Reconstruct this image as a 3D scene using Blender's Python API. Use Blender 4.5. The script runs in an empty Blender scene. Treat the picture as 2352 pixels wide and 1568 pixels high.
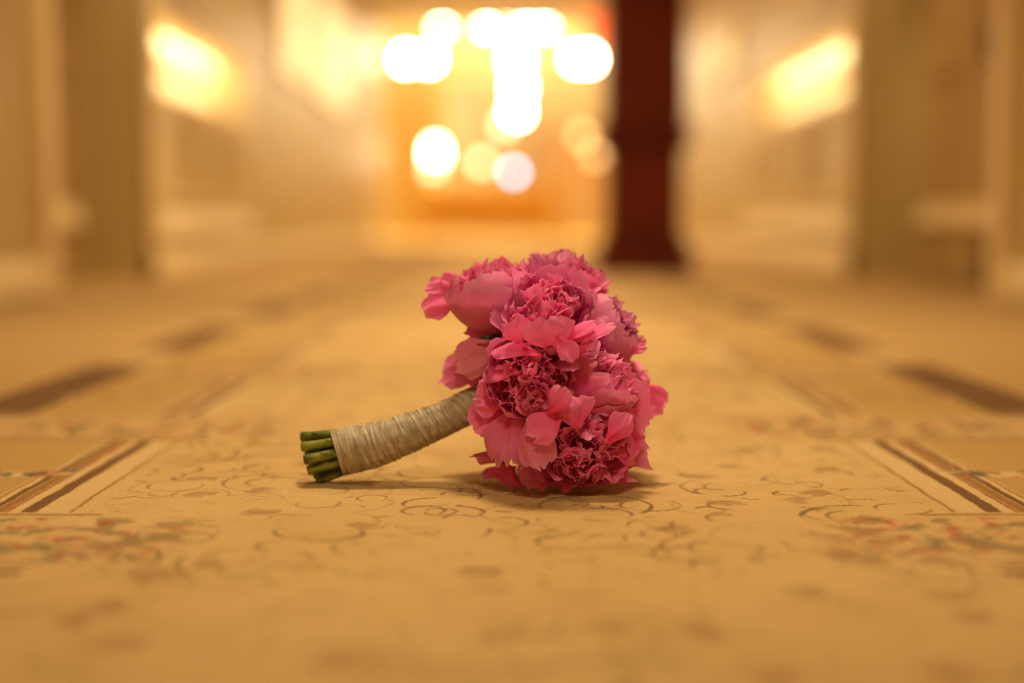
import bpy, bmesh, math, random
from mathutils import Vector, Matrix, noise, Euler

S = bpy.context.scene
COL = S.collection
PI = math.pi

# ------------------------------------------------------------------ camera
CAM_H, CAM_D, FPX = 0.26, 1.40, 2352 * 50 / 36.0
TILT = math.atan((784 - 510) / FPX)
cd = bpy.data.cameras.new('camera')
cam = bpy.data.objects.new('camera', cd); COL.objects.link(cam)
cam.location = (0, -CAM_D, CAM_H)
cam.rotation_euler = (PI / 2 - TILT, 0, 0)
cd.lens = 50; cd.sensor_width = 36
cd.clip_start = 0.02; cd.clip_end = 100
cd.dof.use_dof = True
cd.dof.focus_distance = 1.345
cd.dof.aperture_fstop = 1.2
S.camera = cam

# ------------------------------------------------------------------ world, exposure
w = bpy.data.worlds.new('world'); S.world = w; w.use_nodes = True
w.node_tree.nodes['Background'].inputs[0].default_value = (1.0, 0.72, 0.42, 1)
w.node_tree.nodes['Background'].inputs[1].default_value = 0.02
S.view_settings.view_transform = 'Standard'
S.view_settings.look = 'None'
S.view_settings.exposure = 0.08
S.view_settings.gamma = 1.0
S.view_settings.use_curve_mapping = False
S.cycles.use_adaptive_sampling = False
S.cycles.use_denoising = True
S.cycles.sample_clamp_indirect = 8
S.cycles.max_bounces = 7

WARM = (1.0, 0.77, 0.40)


def area(name, loc, sx, sy, power, col=WARM, rot=(0, 0, 0), spread=None):
    l = bpy.data.lights.new(name, 'AREA'); l.shape = 'RECTANGLE'
    l.size = sx; l.size_y = sy; l.energy = power; l.color = col
    if spread is not None:
        l.spread = spread
    o = bpy.data.objects.new(name, l); COL.objects.link(o)
    o.location = loc; o.rotation_euler = rot
    return o


# corridor ceiling lamps
area('ceiling_lamp_near', (0.0, 0.30, 2.62), 0.5, 0.5, 21, spread=math.radians(150))


def spot(name, loc, aim, power, angle, radius=0.05, col=WARM, blend=1.0):
    l = bpy.data.lights.new(name, 'SPOT'); l.energy = power; l.color = col
    l.spot_size = math.radians(angle); l.spot_blend = blend; l.shadow_soft_size = radius
    o = bpy.data.objects.new(name, l); COL.objects.link(o)
    o.location = loc
    o.rotation_euler = (Vector(aim) - Vector(loc)).to_track_quat('-Z', 'Y').to_euler()
    return o


# spots added for a light pool, a frontal fill and bright wall patches
spot('bouquet_fill', (0.0, 0.25, 2.62), (-0.02, 0.15, 0), 78, 42, 0.12)  # unseen pool of light, its falloff imitating lens vignetting
spot('bouquet_fill', (0.25, -2.3, 2.6), (0.02, 0.0, 0.12), 98, 27, 0.15)  # unseen frontal fill added to brighten petals facing the camera
spot('drape_fill', (-1.75, 21.6, 4.3), (-1.85, 23.8, 1.6), 900, 50, 0.1, (1.0, 0.87, 0.58))  # unseen spot added to brighten the drape
area('lobby_fill', (0, 17.3, 4.4), 3, 0.5, 130, (1.0, 0.90, 0.52), rot=(math.radians(35), 0, 0))  # unseen fill added for the console front
spot('wall_highlight_spot', (-1.30, 3.15, 2.6), (-1.62, 3.52, 1.3), 75, 30)  # this and the next two added for bright streaks on the casings
spot('wall_highlight_spot', (-1.35, 4.75, 2.6), (-1.62, 5.02, 1.2), 150, 34)
spot('wall_highlight_spot', (1.30, 5.0, 2.6), (1.62, 5.38, 1.2), 80, 34)
spot('wall_highlight_spot', (1.4, 4.2, 2.5), (1.94, 4.9, 1.25), 70, 26)  # added for a reflected bright patch on the right door
for k, yy in enumerate((-2.6, 1.9, 4.2, 6.8, 9.6, 12.6)):
    area('ceiling_lamp', (0, yy, 2.62), 0.55, 0.55, (24, 17, 25, 29, 29, 29)[k], spread=math.radians((100, 84, 112, 150, 150, 150)[k]))  # the one just beyond the bouquet was added to brighten the mid carpet
# unseen broad lobby light, then a fill added to brighten the far wall
area('lobby_fill', (0, 20.0, 4.4), 6, 6, 400, (1.0, 0.88, 0.50))
area('lobby_fill', (0, 23.0, 3.4), 6, 0.6, 60, (1.0, 0.84, 0.5), rot=(math.radians(60), 0, 0))

# ------------------------------------------------------------------ materials
def rgb(r, g, b):
    return (r, g, b, 1)


def mat(name, col, rough=0.6, emit=None, strength=0, metal=0, spec=0.4):
    m = bpy.data.materials.new(name); m.use_nodes = True
    b = m.node_tree.nodes['Principled BSDF']
    b.inputs['Base Color'].default_value = (*col, 1)
    b.inputs['Roughness'].default_value = rough
    b.inputs['Metallic'].default_value = metal
    b.inputs['Specular IOR Level'].default_value = spec
    if emit:
        b.inputs['Emission Color'].default_value = (*emit, 1)
        b.inputs['Emission Strength'].default_value = strength
    return m


class NT:
    """small helper for building node maths"""
    def __init__(self, m):
        self.t = m.node_tree; self.n = self.t.nodes; self.l = self.t.links

    def node(self, kind, **kw):
        nd = self.n.new(kind)
        for k, v in kw.items():
            setattr(nd, k, v)
        return nd

    def put(self, sock, v):
        if isinstance(v, bpy.types.NodeSocket):
            self.l.new(v, sock)
        else:
            sock.default_value = v

    def m(self, op, a, b=0.0, c=0.0, clamp=False):
        nd = self.node('ShaderNodeMath', operation=op, use_clamp=clamp)
        self.put(nd.inputs[0], a); self.put(nd.inputs[1], b); self.put(nd.inputs[2], c)
        return nd.outputs[0]

    def band(self, x, a, b, soft=0.0012):
        """1 where a < x < b"""
        lo = self.m('DIVIDE', self.m('SUBTRACT', x, a), soft, clamp=True)
        hi = self.m('DIVIDE', self.m('SUBTRACT', b, x), soft, clamp=True)
        return self.m('MULTIPLY', lo, hi)

    def mix(self, f, a, b):
        nd = self.node('ShaderNodeMix', data_type='RGBA')
        self.put(nd.inputs[0], f); self.put(nd.inputs[6], a); self.put(nd.inputs[7], b)
        return nd.outputs[2]

    def noise(self, vec, scale, detail=2.0, rough=0.5):
        nd = self.node('ShaderNodeTexNoise')
        self.put(nd.inputs['Vector'], vec)
        nd.inputs['Scale'].default_value = scale
        nd.inputs['Detail'].default_value = detail
        nd.inputs['Roughness'].default_value = rough
        return nd.outputs['Fac'], nd.outputs['Color']

    def ramp(self, f, a, b):
        nd = self.node('ShaderNodeMapRange', interpolation_type='SMOOTHSTEP')
        self.put(nd.inputs[0], f)
        nd.inputs[1].default_value = a; nd.inputs[2].default_value = b
        return nd.outputs[0]


def paint_mat(name, col, rough=0.45, amt=0.06):
    m = mat(name, col, rough)
    t = NT(m); b = t.n['Principled BSDF']
    co = t.node('ShaderNodeTexCoord').outputs['Object']
    f, _ = t.noise(co, 3.0, 4)
    c = t.mix(f, rgb(*[x * (1 - amt) for x in col]), rgb(*[min(1, x * (1 + amt)) for x in col]))
    t.put(b.inputs['Base Color'], c)
    f2, _ = t.noise(co, 180, 2)
    bp = t.node('ShaderNodeBump'); bp.inputs['Strength'].default_value = 0.05
    t.put(bp.inputs['Height'], f2); t.put(b.inputs['Normal'], bp.outputs[0])
    return m


def wood_mat(name, a, bcol, rough=0.35, sc=6):
    m = mat(name, a, rough)
    t = NT(m); b = t.n['Principled BSDF']
    co = t.node('ShaderNodeTexCoord').outputs['Object']
    mp = t.node('ShaderNodeMapping'); mp.inputs['Scale'].default_value = (sc * 4, sc * 4, sc * 0.4)
    t.put(mp.inputs[0], co)
    f, _ = t.noise(mp.outputs[0], 1.0, 5)
    t.put(b.inputs['Base Color'], t.mix(t.ramp(f, 0.3, 0.7), rgb(*a), rgb(*bcol)))
    return m


def carpet_mat():
    m = mat('carpet', (0.6, 0.4, 0.2), 0.95, spec=0.1)
    t = NT(m); b = t.n['Principled BSDF']
    co = t.node('ShaderNodeTexCoord').outputs['Object']
    # woven, slightly ragged outlines: the coordinates wander by a couple of millimetres
    _, nc = t.noise(co, 330, 2, 0.6)
    _, nc2 = t.noise(co, 22, 2, 0.5)
    va = t.node('ShaderNodeVectorMath', operation='SUBTRACT'); t.put(va.inputs[0], nc); va.inputs[1].default_value = (.5, .5, .5)
    vb = t.node('ShaderNodeVectorMath', operation='SCALE'); t.put(vb.inputs[0], va.outputs[0]); vb.inputs['Scale'].default_value = 0.008
    va2 = t.node('ShaderNodeVectorMath', operation='SUBTRACT'); t.put(va2.inputs[0], nc2); va2.inputs[1].default_value = (.5, .5, .5)
    vb2 = t.node('ShaderNodeVectorMath', operation='SCALE'); t.put(vb2.inputs[0], va2.outputs[0]); vb2.inputs['Scale'].default_value = 0.006
    vc = t.node('ShaderNodeVectorMath', operation='ADD'); t.put(vc.inputs[0], co); t.put(vc.inputs[1], vb.outputs[0])
    vd = t.node('ShaderNodeVectorMath', operation='ADD'); t.put(vd.inputs[0], vc.outputs[0]); t.put(vd.inputs[1], vb2.outputs[0])
    P = vd.outputs[0]
    sp = t.node('ShaderNodeSeparateXYZ'); t.put(sp.inputs[0], P)
    x, y = sp.outputs[0], sp.outputs[1]
    ax = t.m('ABSOLUTE', x)
    # position within one compartment of the border (period 0.65 m)
    py = t.m('FLOORED_MODULO', t.m('ADD', y, 0.14), 0.65)      # 0 .. 0.42 striped, then the flower group
    comp = t.band(py, 0.0, 0.42, 0.003)
    gap = t.m('SUBTRACT', 1.0, comp)
    base = rgb(0.73, 0.50, 0.235)
    dk = rgb(0.15, 0.05, 0.018); gold = rgb(0.36, 0.17, 0.04); red = rgb(0.34, 0.035, 0.02)
    cream = rgb(0.79, 0.58, 0.31); green = rgb(0.13, 0.12, 0.055); tan = rgb(0.50, 0.29, 0.095)
    coral = rgb(0.62, 0.16, 0.09)
    # ground
    g1, _ = t.noise(co, 2.2, 3)
    g2, _ = t.noise(co, 14, 3)
    c = t.mix(t.ramp(g1, 0.35, 0.7), base, rgb(0.67, 0.44, 0.19))
    c = t.mix(t.m('MULTIPLY', t.ramp(g2, 0.45, 0.75), 0.22), c, tan)
    # scrolls of the field
    field = t.band(ax, -1.0, 0.385, 0.01)
    big = t.m('ADD', 0.35, t.m('MULTIPLY', t.ramp(t.noise(co, 3.2, 1)[0], 0.38, 0.58), 0.65))
    for (sc, r, wd, off, lo, alpha) in ((7.0, 0.36, 0.011, 0.0, 0.53, 0.8), (11.0, 0.30, 0.016, 3.7, 0.53, 0.8), (9.0, 0.40, 0.018, 6.3, 0.42, 0.22),
                                        (19.0, 0.28, 0.025, 8.1, 0.55, 0.75), (7.0, 0.20, 0.011, 0.0, 0.56, 0.7), (13.0, 0.25, 0.018, 1.9, 0.55, 0.7)):
        mp = t.node('ShaderNodeMapping'); t.put(mp.inputs[0], P)
        mp.inputs['Location'].default_value = (off, off * 1.7, 0); mp.inputs['Scale'].default_value = (1, 1, 0)
        vo = t.node('ShaderNodeTexVoronoi'); vo.voronoi_dimensions = '2D'
        t.put(vo.inputs['Vector'], mp.outputs[0]); vo.inputs['Scale'].default_value = sc
        vo.inputs['Randomness'].default_value = 0.9
        nm, _ = t.noise(mp.outputs[0], sc * 1.3, 1)
        ring = t.m('LESS_THAN', t.m('ABSOLUTE', t.m('SUBTRACT', vo.outputs['Distance'], r)), t.m('MULTIPLY', nm, wd * 2))
        f = t.m('MULTIPLY', ring, t.ramp(nm, lo - 0.03, lo + 0.06))
        f = t.m('MULTIPLY', t.m('MULTIPLY', f, field), t.m('MULTIPLY', big, alpha))
        c = t.mix(f, c, rgb(0.11, 0.045, 0.015))
    # little blossoms of the field
    vo = t.node('ShaderNodeTexVoronoi'); vo.voronoi_dimensions = '2D'
    t.put(vo.inputs['Vector'], P); vo.inputs['Scale'].default_value = 11
    f = t.m('MULTIPLY', t.m('MULTIPLY', t.m('LESS_THAN', t.m('ADD', vo.outputs['Distance'], t.m('MULTIPLY', t.m('SUBTRACT', t.noise(co, 55, 2)[0], 0.5), 0.5)), 0.17), field),
            t.ramp(t.noise(co, 9, 1)[0], 0.42, 0.54))
    c = t.mix(t.m('MULTIPLY', f, 0.55), c, rgb(0.30, 0.135, 0.045))
    # border ground, between the stripes and outside
    f = t.m('MULTIPLY', t.band(ax, 0.488, 0.67), comp)
    c = t.mix(t.m('MULTIPLY', f, 0.75), c, rgb(0.52, 0.30, 0.085))
    c = t.mix(t.m('MULTIPLY', t.band(ax, 0.75, 9.0), 0.75), c, rgb(0.57, 0.345, 0.135))
    # stripes
    def stripe(c, a, bb, col, al=1.0, every=comp):
        f = t.m('MULTIPLY', t.m('MULTIPLY', t.band(ax, a, bb), every), al)
        return t.mix(f, c, col)
    c = stripe(c, 0.3955, 0.4000, rgb(0.30, 0.13, 0.035), 0.85)
    c = stripe(c, 0.402, 0.427, cream, 0.5)
    c = stripe(c, 0.4275, 0.4430, dk, 0.95)
    c = stripe(c, 0.4435, 0.4525, cream, 0.7)
    c = stripe(c, 0.4530, 0.4570, red, 0.9)
    c = stripe(c, 0.4570, 0.4690, gold)
    c = stripe(c, 0.4690, 0.4770, dk, 0.95)
    c = stripe(c, 0.4780, 0.4815, cream)
    c = stripe(c, 0.4825, 0.4865, gold, 0.8)
    allw = t.band(t.m('FLOORED_MODULO', t.m('SUBTRACT', y, 0.45), 0.98), 0.0, 0.80, 0.10)
    c = stripe(c, 0.655, 0.770, rgb(0.13, 0.045, 0.012), 0.92, allw)
    c = stripe(c, 0.765, 0.775, cream, 0.5, allw)
    # cross lines which close each compartment
    for (a, bb) in ((0.425, 0.437), (0.449, 0.457), (0.638, 0.646)):
        f = t.m('MULTIPLY', t.band(py, a, bb), t.band(ax, 0.365, 0.675))
        c = t.mix(f, c, dk if a < 0.44 else gold)
    # flower groups in the gaps
    f1, col1 = t.noise(P, 30, 2, 0.6)
    f2, _ = t.noise(P, 47, 2, 0.6)
    fx = t.m('MULTIPLY', t.band(ax, 0.25, 0.66, 0.06), t.band(py, 0.455, 0.635, 0.015))
    c = t.mix(t.m('MULTIPLY', t.m('MULTIPLY', t.ramp(f1, 0.50, 0.56), fx), 0.65), c, green)
    c = t.mix(t.m('MULTIPLY', t.m('MULTIPLY', t.ramp(f2, 0.54, 0.59), fx), 0.6), c, coral)
    c = t.mix(t.m('MULTIPLY', t.m('MULTIPLY', t.ramp(f2, 0.62, 0.66), fx), 0.7), c, red)
    # garland over the stripes half way along a compartment
    gy = t.m('ADD', py, t.m('MULTIPLY', t.m('SINE', t.m('MULTIPLY', ax, 40)), 0.012))
    fx = t.m('MULTIPLY', t.band(ax, 0.45, 0.67, 0.01), t.band(gy, 0.185, 0.225, 0.006))
    c = t.mix(t.m('MULTIPLY', fx, 0.8), c, cream)
    c = t.mix(t.m('MULTIPLY', t.ramp(f1, 0.46, 0.52), fx), c, green)
    c = t.mix(t.m('MULTIPLY', t.ramp(f2, 0.55, 0.6), fx), c, coral)
    # pile
    h1, _ = t.noise(co, 480, 2, 0.7)
    h2, _ = t.noise(co, 130, 3, 0.6)
    c = t.mix(t.m('MULTIPLY', t.ramp(h1, 0.62, 0.35), 0.36), c, rgb(0.30, 0.16, 0.05))
    t.put(b.inputs['Base Color'], c)
    hh = t.m('ADD', h1, t.m('MULTIPLY', h2, 0.8))
    bp = t.node('ShaderNodeBump'); bp.inputs['Strength'].default_value = 0.8; bp.inputs['Distance'].default_value = 0.003
    t.put(bp.inputs['Height'], hh); t.put(b.inputs['Normal'], bp.outputs[0])
    b.inputs['Sheen Weight'].default_value = 0.15
    return m


def petal_mat(name, deep, light, edge, trans=0.32):
    m = bpy.data.materials.new(name); m.use_nodes = True
    t = NT(m)
    b = t.n['Principled BSDF']; out = t.n['Material Output']
    uv = t.node('ShaderNodeUVMap').outputs[0]
    sp = t.node('ShaderNodeSeparateXYZ'); t.put(sp.inputs[0], uv)
    co = t.node('ShaderNodeTexCoord').outputs['Object']
    mp = t.node('ShaderNodeMapping'); t.put(mp.inputs[0], uv); mp.inputs['Scale'].default_value = (26, 2.0, 1)
    vein, _ = t.noise(mp.outputs[0], 1.0, 3)
    blot, _ = t.noise(co, 45, 3)
    v = t.m('ADD', sp.outputs[1], t.m('MULTIPLY', t.m('SUBTRACT', blot, 0.5), 0.55))
    c = t.mix(t.ramp(v, 0.05, 0.85), rgb(*deep), rgb(*light))  # own base-to-tip tone, its deep red also matching shade between petals
    c = t.mix(t.m('MULTIPLY', t.ramp(v, 0.82, 1.05), 0.8), c, rgb(*edge))
    c = t.mix(t.m('MULTIPLY', t.ramp(vein, 0.45, 0.75), 0.22), c, rgb(*deep))
    oi = t.node('ShaderNodeObjectInfo').outputs['Random']
    hs = t.node('ShaderNodeHueSaturation')
    t.put(hs.inputs['Color'], c)
    t.put(hs.inputs['Hue'], t.m('ADD', 0.49, t.m('MULTIPLY', oi, 0.02)))
    t.put(hs.inputs['Saturation'], t.m('ADD', 0.90, t.m('MULTIPLY', oi, 0.14)))
    t.put(hs.inputs['Value'], t.m('ADD', 0.90, t.m('MULTIPLY', oi, 0.2)))
    c = hs.outputs[0]
    t.put(b.inputs['Base Color'], c)
    b.inputs['Roughness'].default_value = 0.55
    b.inputs['Specular IOR Level'].default_value = 0.25
    b.inputs['Sheen Weight'].default_value = 0.12
    bp = t.node('ShaderNodeBump'); bp.inputs['Strength'].default_value = 0.25; bp.inputs['Distance'].default_value = 0.001
    t.put(bp.inputs['Height'], vein); t.put(b.inputs['Normal'], bp.outputs[0])
    tr = t.node('ShaderNodeBsdfTranslucent'); t.put(tr.inputs['Color'], c)
    mx = t.node('ShaderNodeMixShader'); mx.inputs[0].default_value = trans
    t.put(mx.inputs[1], b.outputs[0]); t.put(mx.inputs[2], tr.outputs[0])
    t.put(out.inputs['Surface'], mx.outputs[0])
    return m


def stem_mat():
    m = mat('stem_green', (0.20, 0.23, 0.03), 0.45)
    t = NT(m); b = t.n['Principled BSDF']
    co = t.node('ShaderNodeTexCoord').outputs['Object']
    f, _ = t.noise(co, 60, 3)
    c = t.mix(t.ramp(f, 0.35, 0.65), rgb(0.075, 0.11, 0.012), rgb(0.25, 0.27, 0.03))
    f2, _ = t.noise(co, 140, 2)
    c = t.mix(t.m('MULTIPLY', t.ramp(f2, 0.6, 0.72), 0.6), c, rgb(0.26, 0.14, 0.03))
    t.put(b.inputs['Base Color'], c)
    return m


def wrap_mat():
    m = mat('wrap_tape', (0.55, 0.48, 0.36), 0.5)
    t = NT(m); b = t.n['Principled BSDF']; out = t.n['Material Output']
    uv = t.node('ShaderNodeUVMap').outputs[0]
    co = t.node('ShaderNodeTexCoord').outputs['Object']
    mp = t.node('ShaderNodeMapping'); t.put(mp.inputs[0], uv); mp.inputs['Scale'].default_value = (3, 14, 1)
    f, _ = t.noise(mp.outputs[0], 1.5, 4)
    f2, _ = t.noise(co, 38, 3)
    c = t.mix(t.ramp(f, 0.3, 0.7), rgb(0.31, 0.25, 0.18), rgb(0.62, 0.54, 0.44))
    c = t.mix(t.m('MULTIPLY', t.ramp(f2, 0.52, 0.68), 0.5), c, rgb(0.27, 0.23, 0.12))
    t.put(b.inputs['Base Color'], c)
    bp = t.node('ShaderNodeBump'); bp.inputs['Strength'].default_value = 0.8; bp.inputs['Distance'].default_value = 0.001
    t.put(bp.inputs['Height'], f); t.put(b.inputs['Normal'], bp.outputs[0])
    tr = t.node('ShaderNodeBsdfTransparent')
    mx = t.node('ShaderNodeMixShader'); mx.inputs[0].default_value = 0.12
    t.put(mx.inputs[1], b.outputs[0]); t.put(mx.inputs[2], tr.outputs[0]); t.put(out.inputs['Surface'], mx.outputs[0])
    return m


M = {
    'cream': paint_mat('cream_paint', (0.57, 0.44, 0.215), 0.42),
    'cream_trim': paint_mat('cream_trim', (0.88, 0.70, 0.41), 0.5),
    'door': paint_mat('door_paint', (0.52, 0.35, 0.17), 0.3),
    'ceiling': paint_mat('ceiling_paint', (0.75, 0.66, 0.5), 0.8),
    'lobby': paint_mat('lobby_paint', (0.76, 0.57, 0.27), 0.6),
    'lobby_floor': paint_mat('lobby_carpet', (0.62, 0.40, 0.13), 0.8),
    'carpet': carpet_mat(),
    'mahogany': wood_mat('mahogany', (0.155, 0.011, 0.003), (0.10, 0.007, 0.002), 0.45),
    'oak': wood_mat('golden_oak', (0.70, 0.42, 0.11), (0.60, 0.34, 0.085), 0.5),
    'walnut': wood_mat('walnut', (0.34, 0.18, 0.06), (0.26, 0.13, 0.045), 0.5),
    'brass': mat('brass', (0.65, 0.42, 0.13), 0.3, metal=1),
    'bulb': mat('glowing_shade', (0.9, 0.85, 0.7), 0.5, (1.0, 0.86, 0.55), 70),
    'column_glow': mat('glowing_crystal', (0.9, 0.85, 0.7), 0.3, (1.0, 0.84, 0.52), 55),
    'lamp_bright': mat('lit_shade', (0.9, 0.85, 0.7), 0.5, (1.0, 0.84, 0.5), 32),
    'lamp_soft': mat('dim_shade', (0.9, 0.8, 0.6), 0.5, (1.0, 0.80, 0.50), 5.5),
    'lamp_blue': mat('cool_lamp', (0.8, 0.8, 0.9), 0.5, (0.62, 0.63, 1.0), 12.5),
    'reflection_glow': mat('reflection_glow', (0.9, 0.7, 0.4), 0.5, (1.0, 0.62, 0.28), 2.5),
    'pane': mat('wall_glow_panel', (0.8, 0.7, 0.5), 0.5, (1.0, 0.68, 0.30), 0.9),
    'glow_panel_soft': mat('dim_wall_glow_panel', (0.8, 0.7, 0.5), 0.5, (1.0, 0.64, 0.28), 0.45),
    'sign': mat('red_sign', (0.7, 0.1, 0.05), 0.5, (1.0, 0.14, 0.03), 2.2),
    'tan_panel': wood_mat('tan_panelling', (0.36, 0.25, 0.115), (0.30, 0.20, 0.09), 0.5),
    'picture': paint_mat('grey_green_canvas', (0.26, 0.23, 0.13), 0.6, 0.2),
    'bright_strip_drape': paint_mat('bright_strip_yellow', (0.92, 0.74, 0.36), 0.8),
    'petal': petal_mat('pink_petal', (0.84, 0.06, 0.27), (0.95, 0.20, 0.62), (0.97, 0.36, 0.75), 0.28),
    'inner': petal_mat('pink_inner_petal', (0.86, 0.10, 0.33), (0.95, 0.24, 0.62), (0.97, 0.43, 0.76), 0.40),
    'pale': petal_mat('pale_pink_petal', (0.80, 0.20, 0.36), (0.88, 0.27, 0.48), (0.92, 0.40, 0.60), 0.3),
    'stem': stem_mat(),
    'cut': mat('stem_cut', (0.34, 0.33, 0.10), 0.6),
    'sepal': mat('sepal_green', (0.05, 0.07, 0.015), 0.5),
    'wrap': wrap_mat(),
    'wrap_core': mat('wrap_under_layer', (0.33, 0.28, 0.15), 0.7),
}

# ------------------------------------------------------------------ object helpers
def link(name, bm, material, parent=None, smooth=False):
    me = bpy.data.meshes.new(name)
    bm.normal_update(); bm.to_mesh(me); bm.free()
    me.materials.append(material)
    if smooth:
        me.polygons.foreach_set('use_smooth', [True] * len(me.polygons))
    o = bpy.data.objects.new(name, me); COL.objects.link(o)
    if parent:
        o.parent = parent
    return o


def empty(name, loc, label=None, cat=None, group=None, parent=None):
    o = bpy.data.objects.new(name, None); COL.objects.link(o)
    o.location = loc; o.empty_display_size = 0.05
    if parent:
        o.parent = parent
    if label:
        tag(o, label, cat, group)
    return o


def tag(o, label, cat, group=None):
    o['label'] = label; o['category'] = cat
    if group:
        o['group'] = group
    return o


def struct(o):
    o['kind'] = 'structure'
    return o


def box(bm, x0, x1, y0, y1, z0, z1, bev=0.0):
    r = bmesh.ops.create_cube(bm, size=1)
    for v in r['verts']:
        v.co = Vector(((x0 + x1) / 2 + v.co.x * (x1 - x0), (y0 + y1) / 2 + v.co.y * (y1 - y0), (z0 + z1) / 2 + v.co.z * (z1 - z0)))
    if bev > 0:
        ed = list({e for v in r['verts'] for e in v.link_edges})
        bmesh.ops.bevel(bm, geom=ed, offset=bev, segments=2, affect='EDGES')
    return bm


def prism(bm, pts, y0, y1):
    """extrude an x,z outline along y"""
    a = [bm.verts.new((p[0], y0, p[1])) for p in pts]
    b = [bm.verts.new((p[0], y1, p[1])) for p in pts]
    n = len(pts)
    for i in range(n):
        bm.faces.new((a[i], a[(i + 1) % n], b[(i + 1) % n], b[i]))
    bm.faces.new(a[::-1]); bm.faces.new(b)
    bmesh.ops.recalc_face_normals(bm, faces=bm.faces[:])
    return bm


def lathe(bm, prof, n=24, c=(0, 0, 0)):
    rings = []
    for r, z in prof:
        rings.append([bm.verts.new((c[0] + r * math.cos(2 * PI * k / n), c[1] + r * math.sin(2 * PI * k / n), c[2] + z)) for k in range(n)])
    for a, b in zip(rings, rings[1:]):
        for k in range(n):
            bm.faces.new((a[k], a[(k + 1) % n], b[(k + 1) % n], b[k]))
    bm.faces.new(rings[0][::-1]); bm.faces.new(rings[-1])
    return bm


def tube(bm, pts, rad, n=10, uvl=None):
    """tube along points; rad is a number or one radius for each point"""
    pts = [Vector(p) for p in pts]
    if not hasattr(rad, '__len__'):
        rad = [rad] * len(pts)
    rings = []
    up = Vector((0, 0, 1))
    for i, p in enumerate(pts):
        d = (pts[min(i + 1, len(pts) - 1)] - pts[max(i - 1, 0)]).normalized()
        a = d.cross(up)
        if a.length < 1e-3:
            a = d.cross(Vector((1, 0, 0)))
        a.normalize(); b = a.cross(d)
        rings.append([bm.verts.new(p + (a * math.cos(2 * PI * k / n) + b * math.sin(2 * PI * k / n)) * rad[i]) for k in range(n)])
    for ra, rb in zip(rings, rings[1:]):
        for k in range(n):
            bm.faces.new((ra[k], ra[(k + 1) % n], rb[(k + 1) % n], rb[k]))
    bm.faces.new(rings[0][::-1]); bm.faces.new(rings[-1])
    bmesh.ops.recalc_face_normals(bm, faces=bm.faces[:])
    return bm


def curve_pts(ctrl, n):
    """Catmull-Rom through the control points"""
    c = [Vector(p) for p in ctrl]
    c = [c[0] * 2 - c[1]] + c + [c[-1] * 2 - c[-2]]
    out = []
    segs = len(c) - 3
    for i in range(n):
        t = i / (n - 1) * segs
        k = min(int(t), segs - 1); f = t - k
        p0, p1, p2, p3 = c[k:k + 4]
        out.append(0.5 * ((2 * p1) + (p2 - p0) * f + (2 * p0 - 5 * p1 + 4 * p2 - p3) * f * f + (3 * p1 - p0 - 3 * p2 + p3) * f ** 3))
    return out


CT, ST = math.cos(TILT), math.sin(TILT)


def at(px, py, Y):
    """the point of the room at depth Y that is seen at a place in the photograph"""
    dx, dz = (px - 1176) / FPX, (784 - py) / FPX
    ry, rz = CT + dz * ST, -ST + dz * CT
    k = (Y + CAM_D) / ry
    return Vector((dx * k, Y, CAM_H + rz * k))


# ------------------------------------------------------------------ the room
HW = 1.62            # half width of the corridor
END = 16.6           # where it opens into the lobby
CEIL = 2.7

bm = bmesh.new(); box(bm, -2.1, 2.1, -4.0, END, -0.1, 0.0)
struct(link('floor', bm, M['carpet']))
bm = bmesh.new(); box(bm, -5.2, 5.2, END, 24.2, -0.1, 0.0)
struct(link('floor_lobby', bm, M['lobby_floor']))
bm = bmesh.new(); box(bm, -2.1, 2.1, -4.0, END, CEIL, CEIL + 0.1)
struct(link('ceiling', bm, M['ceiling']))
bm = bmesh.new(); box(bm, -5.2, 5.2, END, 24.2, 4.6, 4.7)
struct(link('ceiling_lobby', bm, M['ceiling']))

# recesses with doors and niches made up for bright wall patches: (start, end) along the corridor
SPEC = {
    'left': dict(s=-1, door=(3.60, 4.95), added_niche=(5.10, 7.15)),
    'right': dict(s=1, door=(3.35, 5.33), added_niche=(5.42, 8.2)),
}
NZ0, NZ1, ND = 0.85, 1.19, 0.11
DEPTH = 0.32


def sx(s, a, b):
    return (min(s * a, s * b), max(s * a, s * b))


for side, q in SPEC.items():
    s = q['s']; d0, d1 = q['door']; n0, n1 = q['added_niche']
    bm = bmesh.new()
    a, b = sx(s, HW, HW + DEPTH)
    box(bm, a, b, -4.0, d0, 0, CEIL)
    box(bm, a, b, d0, d1, 2.25, CEIL)
    box(bm, a, b, d1, n0, 0, CEIL)
    box(bm, a, b, n0, n1, 0, NZ0)
    box(bm, a, b, n0, n1, NZ1, CEIL)
    box(bm, a, b, n1, END, 0, CEIL)
    a2, b2 = sx(s, HW + ND, HW + DEPTH)
    box(bm, a2, b2, n0, n1, NZ0, NZ1)
    a2, b2 = sx(s, HW + DEPTH, HW + DEPTH + 0.15)
    box(bm, a2, b2, -4.0, END, 0, CEIL)
    struct(link('wall_' + side, bm, M['cream']))
    # baseboards, one run on each side of the recess
    for i, (y0, y1) in enumerate(((-4.0, d0), (d1, END))):
        bm = bmesh.new()
        x0 = s * HW; x1 = s * (HW - 0.03); x2 = s * (HW - 0.012)
        prism(bm, [(x0, 0.012), (x1, 0.012), (x1 + s * 0.004, 0.095), (x2, 0.135), (x0, 0.135)], y0, y1)
        struct(link('baseboard_' + side, bm, M['cream_trim']))

trim_n = [0]


def trim(bm, m='cream_trim'):
    trim_n[0] += 1
    return struct(link('trim_%d' % trim_n[0], bm, M[m]))


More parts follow.
